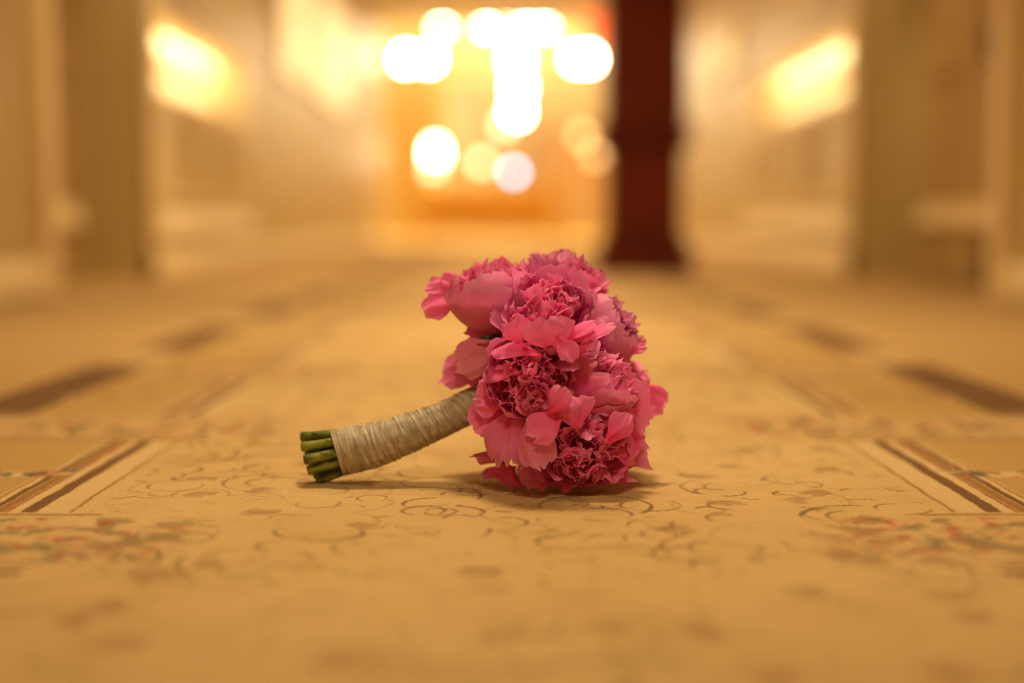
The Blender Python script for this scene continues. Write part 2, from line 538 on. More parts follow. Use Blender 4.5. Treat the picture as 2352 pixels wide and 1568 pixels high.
for side, q in SPEC.items():
    s = q['s']; d0, d1 = q['door']; n0, n1 = q['added_niche']
    # door casings, proud of the wall
    for y0, y1 in ((d0 - 0.13, d0), (d1, d1 + 0.10)):
        bm = bmesh.new(); a, b = sx(s, HW - 0.035, HW + 0.02)
        box(bm, a, b, y0, y1, 0.0, 2.3, 0.008); trim(bm)
    # sloping sill below the lower wall panel
    ylen = (n0 + 0.02, n1 + 0.25)
    bm = bmesh.new()
    prism(bm, [(s * HW, 0.20), (s * (HW - 0.035), 0.20), (s * (HW - 0.035), 0.23), (s * (HW - 0.01), 0.315), (s * HW, 0.315)], *ylen)
    trim(bm)
    # moulded frames of the lower panels
    k = 3
    w_ = (ylen[1] - ylen[0]) / k
    for i in range(k):
        y0 = ylen[0] + i * w_ + 0.06; y1 = ylen[0] + (i + 1) * w_ - 0.06
        bm = bmesh.new(); a, b = sx(s, HW - 0.022, HW + 0.01)
        for (u0, u1, z0, z1) in ((y0, y1, 0.37, 0.41), (y0, y1, 0.75, 0.79), (y0, y0 + 0.04, 0.41, 0.75), (y1 - 0.04, y1, 0.41, 0.75)):
            box(bm, a, b, u0, u1, z0, z1)
        trim(bm)
    # frame of the added niche and the shelf inside
    bm = bmesh.new(); a, b = sx(s, HW - 0.025, HW + 0.01)
    for (u0, u1, z0, z1) in ((n0 - 0.05, n1 + 0.05, NZ1, NZ1 + 0.05), (n0 - 0.05, n1 + 0.05, NZ0 - 0.04, NZ0), (n0 - 0.05, n0, NZ0, NZ1), (n1, n1 + 0.05, NZ0, NZ1)):
        box(bm, a, b, u0, u1, z0, z1)
    trim(bm)
    bm = bmesh.new(); a, b = sx(s, HW + 0.03, HW + ND)
    box(bm, a, b, n0, n1, 0.985, 1.0)
    trim(bm)
    # hidden strips added so both bays glow as a bright wall patch
    area('niche_glow', (s * (HW + 0.05), (n0 + n1) / 2, NZ1 - 0.01), 0.03, (n1 - n0) * 0.95, 8.5, (1.0, 0.82, 0.50),
         rot=(0, math.radians(20) * -s, 0))
    area('niche_glow', (s * (HW + 0.05), (n0 + n1) / 2, 0.98), 0.03, (n1 - n0) * 0.95, 4.0, (1.0, 0.80, 0.48),
         rot=(0, math.radians(20) * -s, 0))

# panelled doors inside the recesses
for k, (side, q) in enumerate(SPEC.items()):
    s = q['s']; d0, d1 = q['door']
    m0, m1 = d0 + 0.12, d1 - 0.08
    t = empty('door_%d' % (k + 1), (s * (HW + DEPTH), (m0 + m1) / 2, 0)); struct(t)
    X = s * (HW + DEPTH)
    def lx(a, b):
        return (min(-s * a, -s * b), max(-s * a, -s * b))
    yy0, yy1 = m0 - (m0 + m1) / 2, m1 - (m0 + m1) / 2
    bm = bmesh.new(); a, b = lx(0.0, 0.03); box(bm, a, b, yy0, yy1, 0.01, 2.1)
    link('door_leaf', bm, M['door'], t)
    wst = 0.1
    for nm, (u0, u1, z0, z1) in (('stile', (yy0, yy0 + wst, 0.01, 2.1)), ('stile', (yy1 - wst, yy1, 0.01, 2.1)), ('stile', (-wst / 2, wst / 2, 0.01, 2.1)),
                                 ('rail', (yy0 + wst, yy1 - wst, 0.01, 0.2)), ('rail', (yy0 + wst, yy1 - wst, 0.9, 1.05)), ('rail', (yy0 + wst, yy1 - wst, 1.95, 2.1))):
        bm = bmesh.new(); a, b = lx(0.02, 0.045)
        if nm == 'rail' and z0 > 0.5:
            pass
        box(bm, a, b, u0, u1, z0, z1, 0.006)
        link(nm, bm, M['door'], t)
    bm = bmesh.new()
    prism(bm, [(0, 0.24), (-s * 0.075, 0.24), (-s * 0.075, 0.26), (-s * 0.04, 0.34), (0, 0.34)], yy0 + 0.05, yy1 - 0.05)
    link('kick_ledge', bm, M['cream_trim'], t)
    bm = bmesh.new(); lathe(bm, [(0.012, 0), (0.03, 0.02), (0.032, 0.04), (0.015, 0.055)], 14)
    bmesh.ops.rotate(bm, verts=bm.verts[:], cent=(0, 0, 0), matrix=Matrix.Rotation(-s * PI / 2, 3, 'Y'))
    bmesh.ops.translate(bm, verts=bm.verts[:], vec=(-s * 0.045, yy0 + 0.06, 0.98))
    link('door_knob', bm, M['brass'], t, True)

# glowing panels made up for bright wall patches farther along the corridor
wn = 0
for (s, y0, y1, z0, z1, mm) in ((-1, 8.66, 10.05, 1.32, 2.25, 'pane'), (-1, 10.35, 12.7, 1.32, 2.25, 'pane'), (1, 8.95, 10.2, 1.40, 1.68, 'glow_panel_soft')):
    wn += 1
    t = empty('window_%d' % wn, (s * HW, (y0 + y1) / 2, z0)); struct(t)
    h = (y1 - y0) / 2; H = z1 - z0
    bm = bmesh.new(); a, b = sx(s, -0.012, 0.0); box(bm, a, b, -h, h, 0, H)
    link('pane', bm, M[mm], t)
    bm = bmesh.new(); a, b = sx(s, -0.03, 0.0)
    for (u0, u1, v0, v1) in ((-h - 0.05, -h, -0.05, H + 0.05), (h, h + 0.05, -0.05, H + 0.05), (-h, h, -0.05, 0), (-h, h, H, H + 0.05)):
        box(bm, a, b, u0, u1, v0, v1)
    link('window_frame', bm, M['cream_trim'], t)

# end walls
bm = bmesh.new(); box(bm, -2.1, 2.1, -4.1, -4.0, 0, CEIL); struct(link('wall_back', bm, M['cream']))
bm = bmesh.new()
box(bm, -5.2, -HW - DEPTH - 0.15, END, END + 0.1, 0, 4.6); box(bm, HW + DEPTH + 0.15, 5.2, END, END + 0.1, 0, 4.6)
box(bm, -HW - DEPTH - 0.15, HW + DEPTH + 0.15, END, END + 0.1, CEIL, 4.6)
struct(link('wall_front', bm, M['lobby']))
bm = bmesh.new(); box(bm, -5.2, 5.2, 24.1, 24.2, 0, 4.6); struct(link('wall_far', bm, M['lobby']))
bm = bmesh.new(); box(bm, -5.3, -5.2, END, 24.2, 0, 4.6); struct(link('wall_lobby_left', bm, M['lobby']))
bm = bmesh.new(); box(bm, 5.2, 5.3, END, 24.2, 0, 4.6); struct(link('wall_lobby_right', bm, M['lobby']))

# ------------------------------------------------------------------ mahogany column on a pedestal
cy = 5.92
cx = 0.665
t = empty('column', (cx, cy, 0), 'dark red mahogany column on a moulded pedestal standing in the corridor', 'column')
def sq(h, z0, z1, bev=0.01):
    b_ = bmesh.new(); box(b_, -h, h, -h, h, z0, z1, bev); return b_
link('base_plinth', sq(0.240, 0, 0.13, 0.015), M['mahogany'], t)
link('base_moulding', sq(0.223, 0.13, 0.19, 0.02), M['mahogany'], t)
link('pedestal', sq(0.182, 0.19, 0.62), M['mahogany'], t)
link('cap_moulding', sq(0.222, 0.62, 0.70, 0.02), M['mahogany'], t)
link('cap_slab', sq(0.232, 0.70, 0.75, 0.012), M['mahogany'], t)
link('shaft', sq(0.198, 0.75, CEIL, 0.015), M['mahogany'], t)
for sgn in (-1, 1):
    bm = bmesh.new(); box(bm, -0.13 , 0.13, sgn * 0.182 - 0.008, sgn * 0.182 + 0.008, 0.26, 0.55, 0.004)
    link('panel', bm, M['mahogany'], t)

# ------------------------------------------------------------------ lobby things
TY = 18.6                                    # depth of table and chandelier
tl = at(1060, 440, TY)
# console table
t = empty('console_table', (-0.35, TY + 0.1, 0), 'golden wooden console table carrying small lamps at the far end', 'table')
bm = bmesh.new(); box(bm, -1.1, 1.1, -0.35, 0.35, 0.71, 0.76, 0.01); link('table_top', bm, M['oak'], t)
bm = bmesh.new(); box(bm, -1.02, 1.02, -0.3, 0.3, 0.57, 0.71); link('apron', bm, M['oak'], t)
bm = bmesh.new(); box(bm, -1.0, 1.0, -0.27, 0.27, 0.12, 0.16); link('shelf', bm, M['oak'], t)
for ix in (-1, 1):
    for iy in (-1, 1):
        bm = bmesh.new(); lathe(bm, [(0.035, 0), (0.05, 0.08), (0.03, 0.12), (0.045, 0.3), (0.03, 0.5), (0.05, 0.57)], 12, (ix * 0.95, iy * 0.25, 0))
        link('leg', bm, M['oak'], t, True)
bm = bmesh.new(); box(bm, -0.95, 0.95, -0.02, 0.02, 0.16, 0.57); link('back_panel', bm, M['oak'], t)


def table_lamp(px, py, matname, r, h, label, Y=TY, top=0.76, shade=True):
    p = at(px, py, Y)
    t = empty('table_lamp', (p.x, Y, top), label, 'lamp')
    hz = p.z - top
    bm = bmesh.new(); lathe(bm, [(0.06, 0), (0.062, 0.015), (0.025, 0.03), (0.018, max(0.04, hz - h)), (0.012, hz)], 14)
    link('base', bm, M['brass'], t, True)
    bm = bmesh.new()
    if shade:
        lathe(bm, [(r * 1.0, hz - h), (r * 1.02, hz - h * 0.6), (r * 0.85, hz + h * 0.5), (r * 0.7, hz + h)], 20)
    else:
        lathe(bm, [(r * 0.3, hz - h), (r * 0.85, hz - h * 0.6), (r, hz), (r * 0.85, hz + h * 0.6), (r * 0.25, hz + h)], 20)
    link('lamp_shade', bm, M[matname], t, True)
    return t


table_lamp(1000, 347, 'lamp_bright', 0.085, 0.10, 'brightest table lamp with a white glowing shade, left end of the far console')
table_lamp(994, 385, 'lamp_soft', 0.07, 0.06, 'low dim lamp right below the brightest table lamp shade', Y=TY - 0.22)
table_lamp(1107, 374, 'lamp_soft', 0.075, 0.07, 'cream globe lamp between the bright lamp and the bluish one', shade=False)
table_lamp(1180, 395, 'lamp_blue', 0.06, 0.058, 'bluish white globe lamp on the far console table', Y=TY - 0.05, shade=False)

# chandelier
cp = at(1178, 60, TY)
t = empty('chandelier', (cp.x, TY, 4.6), 'large tiered chandelier of glowing white shades hanging in the bright lobby', 'chandelier')
def loc(px, py, Y=TY):
    return at(px, py, Y) - Vector((cp.x, TY, 4.6))
bm = bmesh.new(); tube(bm, [(0, 0, 0), (0, 0, loc(1178, 250).z)], 0.02, 8); link('stem', bm, M['brass'], t, True)
bm = bmesh.new(); lathe(bm, [(0.02, -0.09), (0.12, -0.06), (0.16, 0)], 20); link('ceiling_rose', bm, M['brass'], t, True)
for (px, py, r, hh) in ((1186, 138, 0.09, 0.13), (1190, 200, 0.085, 0.13), (1187, 256, 0.085, 0.09)):
    c = loc(px, py)
    bm = bmesh.new(); lathe(bm, [(r * 0.7, -hh), (r, -hh * 0.6), (r, hh * 0.6), (r * 0.7, hh)], 18, (c.x, c.y, c.z))
    link('crystal_drum', bm, M['column_glow'], t, True)
for (px, py, dy) in ((1015, 54, -0.1), (1118, 54, -0.5), (1165, 52, 0.6), (1208, 56, -0.7), (1250, 55, 0.4), (1145, -25, -0.2), (1110, -30, 0.2), (1185, -28, 0.3),
                     (933, 135, 0.3), (985, 135, -0.5), (1326, 135, 0.4), (1352, 135, -0.3)):
    c = loc(px, py, TY + dy)
    top = c.z
    bm = bmesh.new(); lathe(bm, [(0.05, -0.075), (0.08, -0.04), (0.078, 0.03), (0.05, 0.08)], 16, (c.x, c.y, c.z))
    sh = link('lamp_shade', bm, M['bulb'], t, True)
    bm = bmesh.new()
    tube(bm, curve_pts([(0, 0, top - 0.02), (c.x * 0.45, c.y * 0.45, top - 0.22), (c.x * 0.9, c.y * 0.9, top - 0.2), (c.x, c.y, top - 0.075)], 12), 0.012, 6)
    link('arm', bm, M['brass'], t, True)
# pale disc below the column
c = loc(1160, 287, TY - 0.3)
bm = bmesh.new(); lathe(bm, [(0.03, -0.07), (0.075, -0.03), (0.075, 0.03), (0.03, 0.07)], 16, (c.x, c.y, c.z)); pend = link('pendant_drop', bm, M['lamp_soft'], t, True)
bm = bmesh.new(); tube(bm, [(c.x, c.y, c.z + 0.06), (0, 0, c.z + 0.5)], 0.006, 6); link('pendant_rod', bm, M['brass'], t)

# sign, picture, cabinet and added drape in the lobby
p = at(1368, 70, 15.2)
t = empty('hanging_sign', (p.x, 15.2, p.z - 0.2), 'small red glowing sign beside the top of the dark red column', 'sign')
bm = bmesh.new(); box(bm, -0.14, 0.14, -0.03, 0.03, 0, 0.36, 0.008); link('sign_box', bm, M['sign'], t)
bm = bmesh.new(); tube(bm, [(0, 0, 0.36), (0, 0, CEIL - p.z + 0.2)], 0.01, 6); link('rod', bm, M['brass'], t)

bm = bmesh.new(); box(bm, -1.15, 1.75, 24.05, 24.1, 0, 3.2)
for k in range(4):
    x0 = -1.15 + 0.725 * k
    for (a0, a1, z0, z1) in ((x0, x0 + 0.06, 0, 3.2), (x0 + 0.665, x0 + 0.725, 0, 3.2), (x0 + 0.06, x0 + 0.665, 3.1, 3.2), (x0 + 0.06, x0 + 0.665, 0, 0.15)):
        box(bm, a0, a1, 24.03, 24.06, z0, z1)
trim(bm, 'tan_panel')

p = at(1085, 220, 24.0)
t = empty('framed_picture', (p.x, 24.03, 1.40), 'tall grey green framed picture on the lobby wall', 'picture')
bm = bmesh.new(); box(bm, -0.5, 0.5, -0.03, 0, 0, 1.75); link('canvas', bm, M['picture'], t)
bm = bmesh.new()
for (a0, a1, z0, z1) in ((-0.56, -0.5, -0.06, 1.81), (0.5, 0.56, -0.06, 1.81), (-0.5, 0.5, -0.06, 0), (-0.5, 0.5, 1.75, 1.81)):
    box(bm, a0, a1, -0.05, 0, z0, z1)
link('frame', bm, M['oak'], t)

p = at(1310, 360, 23.5)
t = empty('cabinet', (p.x, 23.7, 0), 'brown wooden cabinet against the lobby wall left of the column', 'cabinet')
bm = bmesh.new(); box(bm, -0.6, 0.6, -0.3, 0.3, 0.08, 1.85, 0.01); link('body', bm, M['walnut'], t)
bm = bmesh.new(); box(bm, -0.64, 0.64, -0.34, 0.3, 1.85, 1.92, 0.01); link('cornice', bm, M['walnut'], t)
bm = bmesh.new(); box(bm, -0.58, 0.58, -0.27, 0.27, 0, 0.08); link('plinth', bm, M['walnut'], t)
for sgn in (-1, 1):
    bm = bmesh.new(); box(bm, sgn * 0.3 - 0.28, sgn * 0.3 + 0.28, -0.325, -0.3, 0.12, 1.8, 0.006); d = link('door', bm, M['walnut'], t)
    bm = bmesh.new(); lathe(bm, [(0.02, 0), (0.02, 0.02), (0.01, 0.03)], 10, (sgn * 0.05, -0.34, 0.95)); link('knob', bm, M['brass'], d)

for (px, lab) in ((1336, 'faint glowing globe added for a glass reflection right of the chandelier, the higher of two'), (1368, 'faint glowing globe added for a glass reflection touching the column edge, the lower of two')):  # glowing globes put in for faint glass reflections
    YY = 22.2 if px < 1350 else 22.9
    p = at(px, 310 if px < 1350 else 355, YY)
    t = empty('reflection_globe', (p.x, YY, p.z - 0.1), lab, 'lamp', None)
    bm = bmesh.new(); lathe(bm, [(0.04, 0.0), (0.09, 0.05), (0.09, 0.13), (0.05, 0.19)], 16); link('glint_globe', bm, M['reflection_glow'], t, True)
    bm = bmesh.new(); lathe(bm, [(0.16, -p.z + 0.1), (0.16, -p.z + 0.12), (0.02, -p.z + 0.16), (0.015, 0.0)], 14); link('stand', bm, M['brass'], t, True)

p = at(940, 300, 23.6)  # drape put in for a bright strip of lit wall
bm = bmesh.new()
nx = 60
front = []
for z in (0.02, 4.3):
    front.append([bm.verts.new((-0.55 + 1.1 * i / nx, 0.014 * math.sin(i * 1.05), z)) for i in range(nx + 1)])
for i in range(nx):
    bm.faces.new((front[0][i], front[0][i + 1], front[1][i + 1], front[1][i]))
r = bmesh.ops.solidify(bm, geom=bm.faces[:], thickness=0.01)
o = link('bright_strip_drape', bm, M['bright_strip_drape'], None, True); o.location = (p.x, 23.8, 0)
tag(o, 'long yellow drape added for the brightly lit strip of lobby wall at left', 'bright_strip_drape')

# ------------------------------------------------------------------ the bouquet
HUB = at(1215, 868, 0.03)                   # where the stems meet the flowers
B = empty('peony_bouquet', (HUB.x, HUB.y, 0), 'round bouquet of pink peonies with a taped stem handle lying on the carpet', 'bouquet')
BO = Vector(B.location)


def nvec(p):
    return Vector((noise.noise(p), noise.noise(p + Vector((17.3, 4.1, 9.7))), noise.noise(p + Vector((-8.2, 31.6, 2.9)))))


def sm(a, b, x):
    x = max(0, min(1, (x - a) / (b - a))); return x * x * (3 - 2 * x)


def grid_mesh(name, nu, nv, fn, material, parent):
    vs, uvs, fs = [], [], []
    for j in range(nv):
        for i in range(nu):
            u, v = -1 + 2 * i / (nu - 1), j / (nv - 1)
            vs.append(fn(u, v)); uvs.append((u * 0.5 + 0.5, v))
    for j in range(nv - 1):
        for i in range(nu - 1):
            a = j * nu + i
            fs.append((a, a + 1, a + nu + 1, a + nu))
    return vs, uvs, fs


def mesh_from(name, parts, material, parent):
    V, U, F = [], [], []
    for vs, uvs, fs in parts:
        o = len(V); V += vs; U += uvs; F += [tuple(k + o for k in f) for f in fs]
    me = bpy.data.meshes.new(name)
    me.from_pydata([tuple(v) for v in V], [], F)
    ul = me.uv_layers.new(name='UVMap')
    ul.data.foreach_set('uv', [c for l in me.loops for c in U[l.vertex_index]])
    me.polygons.foreach_set('use_smooth', [True] * len(me.polygons))
    me.materials.append(material)
    o = bpy.data.objects.new(name, me); COL.objects.link(o)
    o.parent = parent
    return o


def petal_fn(R, phi, th1, W, rng, rag=0.10, ruf=0.10, curl=0.0, cup=0.0, th0=0.15, lean=0.0, squash=1.0):
    sd = rng.random() * 100
    notch = rng.uniform(-0.4, 0.4); nd = rng.uniform(0.0, 0.22)
    fr = rng.uniform(2.0, 4.0)
    def fn(u, v):
        nz = noise.noise(Vector((u * fr, sd, 0.0))) + 0.6 * noise.noise(Vector((u * fr * 3.3, sd, 7.0)))
        vmax = 1 - 0.20 * abs(u) ** 2.6 + rag * nz - nd * math.exp(-((u - notch) / 0.13) ** 2)
        ve = v * vmax
        th = th0 + (th1 - th0) * ve
        r, z = R * math.sin(th), -R * math.cos(th) * squash
        # outward curl of the lip
        k = max(0.0, ve - 0.62)
        r += curl * R * k * k * 3.5
        z -= max(0, curl) * R * k * k * 0.9
        wv = W * (0.22 + 0.78 * sm(0.0, 0.62, ve)) * (1 - 0.30 * sm(0.75, 1.05, ve))
        ang = phi + lean * ve + u * wv / max(R * math.sin(min(th, PI / 2)), 0.62 * R)
        # ruffles
        n1 = noise.noise(Vector((u * 1.6 + sd, ve * 1.5, sd * 1.3)))
        n2 = noise.noise(Vector((u * 4.5 + sd, ve * 3.0, sd * 2.1)))
        dd = R * (ruf * n1 * (0.3 + ve) + ruf * 0.7 * n2 * sm(0.45, 1.0, ve)) + cup * R * u * u * ve
        r2 = r + dd * math.sin(max(th, 0.5)); z2 = z - dd * math.cos(th) * 0.6
        return Vector((r2 * math.cos(ang), r2 * math.sin(ang), z2))
    return fn


def inner_fn(R, rho, al, top, W, rng, lean=0.5):
    sd = rng.random() * 100
    rad = Vector((math.cos(al), math.sin(al), 0))
    tw = rng.uniform(-1.0, 1.0)
    tdir = Vector((-math.sin(al + tw), math.cos(al + tw), 0))
    base = rad * rho * 0.55 + Vector((0, 0, -0.20 * R))
    tip = rad * rho + Vector((rng.uniform(-.08, .08) * R, rng.uniform(-.08, .08) * R, top))
    d = tip - base
    nrm = d.normalized().cross(tdir).normalized()
    cv = rng.uniform(-0.35, 0.35); fold = rng.uniform(0.1, 0.5) * rng.choice((-1, 1))
    hook = rng.uniform(-0.1, 0.45)
    fr = rng.uniform(2.5, 5)
    def fn(u, v):
        nz = noise.noise(Vector((u * fr, sd, 3.0))) + 0.7 * noise.noise(Vector((u * fr * 3, sd, 9.0)))
        ve = v * (1 - 0.20 * abs(u) ** 2 + 0.13 * nz)
        wv = W * (0.3 + 0.7 * sm(0, 0.7, ve))
        p = base + d * ve + tdir * (u * wv)
        p += nrm * (W * fold * 2.0 * u * u * ve + R * cv * math.sin(ve * PI) * 0.5)
        p += -rad * hook * R * 0.55 * sm(0.6, 1.1, ve) * 0.8
        q = Vector((u * 1.4 + sd, ve * 2.0, sd))
        p += nvec(q) * W * 0.42 * (0.3 + ve)
        p += nvec(q * 2.7) * W * 0.24 * ve
        return p
    return fn


def frame(axis, spin=0.0):
    a = Vector(axis).normalized()
    q = a.to_track_quat('Z', 'Y')
    return q.to_matrix().to_4x4() @ Matrix.Rotation(spin, 4, 'Z')


# stacks of outer petals: (number, polar end angle in degrees, radius factor, width factor, curl)
OPEN = [(6, 88, 1.06, 0.80, 0.5), (6, 102, 0.98, 0.72, 0.15), (5, 112, 0.84, 0.62, 0.0)]
CUP = [(5, 106, 1.02, 1.10, -0.12), (5, 118, 0.97, 1.0, -0.12), (5, 122, 0.84, 0.75, -0.15)]
WIDE = [(6, 76, 1.12, 0.86, 0.7), (6, 94, 1.0, 0.76, 0.35), (5, 108, 0.86, 0.62, 0.1)]

ROSETTE = [(5, 84, 1.05, 0.90, 0.3), (4, 100, 0.88, 0.80, 0.1)]

# px, py, depth Y, radius in px, axis (right, away, up), stack, inner petals, spin
FLOWERS = [
    ('A', 1128, 660, 0.005, 98, (-0.14, -0.10, 0.98), CUP, 20, 0.3),
    ('B', 1262, 716, -0.050, 104, (0.03, -0.80, 0.55), OPEN, 30, 0.9),
    ('C', 1285, 630, 0.045, 95, (0.12, 0.10, 0.95), OPEN, 14, 0.1),
    ('D', 1398, 748, 0.015, 92, (0.75, -0.12, 0.62), CUP, 18, 0.5),
    ('E', 1388, 868, -0.040, 96, (0.72, -0.28, 0.60), CUP, 32, 1.0),
    ('F', 1213, 868, -0.068, 98, (-0.10, -0.97, 0.05), OPEN, 34, 0.2),
    ('G', 1345, 1020, -0.060, 118, (0.08, -0.98, -0.05), WIDE, 40, 0.7),
    ('R', 1226, 918, -0.093, 38, (0.02, -0.97, -0.15), ROSETTE, 8, 0.5),
    ('H', 1205, 1010, -0.010, 92, (-0.50, -0.35, -0.75), WIDE, 16, 0.0),
    ('I', 1100, 815, 0.045, 78, (-0.85, 0.20, 0.30), WIDE, 10, 0.4),
    ('J', 1450, 905, 0.045, 84, (0.90, 0.10, 0.05), WIDE, 14, 0.8),
    ('K', 1300, 1050, 0.040, 84, (0.15, 0.20, -0.95), OPEN, 0, 0.6),
    ('L', 1330, 850, 0.100, 96, (0.25, 0.95, 0.25), OPEN, 10, 0.6),
    ('M', 1240, 960, 0.085, 84, (-0.35, 0.85, -0.30), OPEN, 8, 0.3),
    ('N', 1215, 760, 0.085, 84, (-0.40, 0.80, 0.45), OPEN, 8, 0.9),
]
flower_base = {}
FLOOR_CUT = 0.0015


def settle(o, mw):
    """petals that would dip under the carpet are pressed flat against it"""
    inv = mw.inverted()
    for v in o.data.vertices:
        p = mw @ v.co
        if p.z < 0.012:
            p.z = FLOOR_CUT + max(0.0, (p.z + 0.03)) * 0.25
            v.co = inv @ p


for (key, px, py, Y, rp, ax, stack, n_in, spin) in FLOWERS:
    rng = random.Random(key)
    C = at(px, py, Y)
    R = rp * (Y + CAM_D) / FPX
    a = Vector(ax).normalized()
    fl = empty('inner_rosette' if key == 'R' else 'peony', C - BO, parent=B)
    fl.rotation_euler = frame(ax, spin).to_euler()
    mw = Matrix.Translation(C) @ fl.rotation_euler.to_matrix().to_4x4()
    flower_base[key] = C - a * R * 0.9
    for li, (n, th, rf, wf, cu) in enumerate(stack):
        for k in range(n):
            phi = 2 * PI * (k + 0.5 * li + rng.uniform(-0.22, 0.22)) / n
            fn = petal_fn(R * rf * rng.uniform(0.94, 1.05), phi, math.radians(th + (rng.uniform(-5, 5) if stack is CUP else rng.uniform(-13, 10))), R * wf * rng.uniform(0.85, 1.15), rng,
                          rag=0.07, ruf=0.075 if stack is CUP else 0.13, curl=cu + (rng.uniform(-0.1, 0.1) if stack is CUP else rng.uniform(-0.25, 0.3)), cup=rng.uniform(-0.12, 0.05))
            o = mesh_from('petal', [grid_mesh('', 29, 15, fn, None, None)], M['petal'], fl)
            settle(o, mw)
    # crown of crumpled inner petals
    parts = []
    nc = max(1, round(n_in / 7.5)) if n_in else 0
    left = n_in
    for q in range(nc):
        if q == 0:
            cc, cr, tilt = Vector((0, 0, 0.12 * R)), 0.46 * R, Vector((0, 0, 1))
        else:
            al = 2 * PI * (q + rng.uniform(-0.25, 0.25)) / max(1, nc - 1)
            rd = Vector((math.cos(al), math.sin(al), 0))
            cc, cr = rd * R * rng.uniform(0.50, 0.60) + Vector((0, 0, rng.uniform(-0.08, 0.08) * R)), R * rng.uniform(0.33, 0.42)
            tilt = (Vector((0, 0, 1)) + rd * 0.45).normalized()
        tm = tilt.to_track_quat('Z', 'Y').to_matrix()
        m = left // (nc - q); left -= m
        for k in range(m):
            f_ = petal_fn(cr * (1.05 - 0.62 * k / m), k * 2.2 + rng.uniform(-0.5, 0.5), math.radians(rng.uniform(104, 140)), cr * rng.uniform(0.75, 1.2), rng,
                          rag=0.13, ruf=0.27, curl=rng.uniform(-0.3, 0.5), cup=rng.uniform(-0.3, 0.25), th0=0.55, lean=rng.uniform(-0.5, 0.5), squash=1.15)
            fn = (lambda f_, tm, cc: (lambda u, v: tm @ f_(u, v) + cc))(f_, tm, cc)
            o = mesh_from('inner_petal', [grid_mesh('', 29, 15, fn, None, None)], M['inner'], fl)
            settle(o, mw)
    # the tiny ones between, past picking apart
    for k in range(42):
        rho = R * 0.75 * math.sqrt(rng.random()); al = rng.random() * 2 * PI
        top = R * (0.58 * math.sqrt(max(0.0, 1 - (rho / (0.9 * R)) ** 2)) + rng.uniform(-0.12, 0.10))
        parts.append(grid_mesh('', 13, 10, inner_fn(R, rho, al, top, R * rng.uniform(0.13, 0.24), rng), None, None))
    o = mesh_from('petal_ruffle', parts, M['inner'], fl); o['kind'] = 'stuff'
    settle(o, mw)
    # green receptacle under the petals
    bm = bmesh.new(); lathe(bm, [(0.004, -R * 1.02), (R * 0.22, -R * 0.96), (R * 0.30, -R * 0.84), (R * 0.1, -R * 0.7)], 12)
    o = link('receptacle', bm, M['inner'], fl, True); settle(o, mw)


def loose_petal(base, tip, width, nrm, bend, rng, material='petal', Y0=0.0, Y1=None, rag=0.08, ruf=0.32, droop=0.0):
    """one big petal from base to tip, both given as places in the photograph at a depth"""
    p0 = at(base[0], base[1], Y0); p1 = at(tip[0], tip[1], Y0 if Y1 is None else Y1)
    d = p1 - p0; n = Vector(nrm); n = (n - d.normalized() * n.dot(d.normalized())).normalized()
    tt = d.normalized().cross(n)
    W = width * 0.000428
    sd = rng.random() * 100; fr = rng.uniform(2, 3.5); notch = rng.uniform(-0.4, 0.4); ndp = rng.uniform(0, 0.15)
    def fn(u, v):
        nz = noise.noise(Vector((u * fr, sd, 0))) + 0.6 * noise.noise(Vector((u * fr * 3.3, sd, 5)))
        ve = v * (1 - 0.22 * abs(u) ** 2.4 + rag * nz - ndp * math.exp(-((u - notch) / 0.12) ** 2))
        wv = W * (0.25 + 0.75 * sm(0, 0.6, ve)) * (1 - 0.2 * sm(0.75, 1.05, ve))
        p = p0 + d * ve + tt * (u * wv) + n * (bend * d.length * math.sin(ve * PI) + W * 0.28 * (1 - u * u) * ve)
        p += nvec(Vector((u * 1.5 + sd, ve * 1.6, sd))) * W * ruf
        p += n * W * 0.9 * ruf * noise.noise(Vector((u * 3.2 + sd, ve * 2.0, sd * 3))) * sm(0.4, 1.0, ve)
        p.z -= droop * d.length * ve * ve
        p.z = max(p.z, 0.001)
        return p - BO
    return mesh_from('petal', [grid_mesh('', 29, 15, fn, None, None)], M[material], B)


rg = random.Random(5)
# petals standing off the left of the top left flower
loose_petal((1060, 680), (974, 722), 34, (0.1, -1, 0.5), 0.12, rg, Y0=0.02)
loose_petal((1060, 665), (978, 670), 32, (0.1, -1, 0.4), 0.10, rg, Y0=0.03)
loose_petal((1070, 660), (1010, 640), 26, (0.1, -1, 0.3), 0.1, rg, Y0=0.03)
# pale drooping petals on the left, behind the neck
loose_petal((1165, 790), (1042, 838), 52, (-0.1, -1, 0.25), 0.14, rg, 'pale', Y0=-0.005, ruf=0.3)
loose_petal((1160, 775), (1065, 770), 40, (0, -0.8, 0.8), 0.16, rg, 'petal', Y0=0.01)
loose_petal((1150, 810), (1012, 880), 46, (-0.1, -1, 0.2), 0.12, rg, 'petal', Y0=0.05)
loose_petal((1150, 830), (1045, 850), 44, (-0.1, -1, 0.2), 0.10, rg, 'petal', Y0=0.02)
# petals over the neck of the handle
loose_petal((1170, 905), (1086, 920), 40, (-0.2, -1, 0.1), 0.08, rg, Y0=-0.055)
loose_petal((1165, 920), (1082, 988), 42, (-0.3, -1, 0.1), 0.10, rg, Y0=-0.045)
# ragged hanging petals lower left
loose_petal((1195, 925), (1165, 1062), 60, (-0.3, -1, 0.1), 0.14, rg, Y0=-0.06, rag=0.2)
loose_petal((1230, 930), (1240, 1075), 40, (-0.2, -1, 0.2), 0.12, rg, Y0=-0.088, Y1=-0.095, rag=0.12)
loose_petal((1290, 955), (1218, 1010), 36, (0.0, -1, 0.5), 0.22, rg, Y0=-0.095, Y1=-0.105)
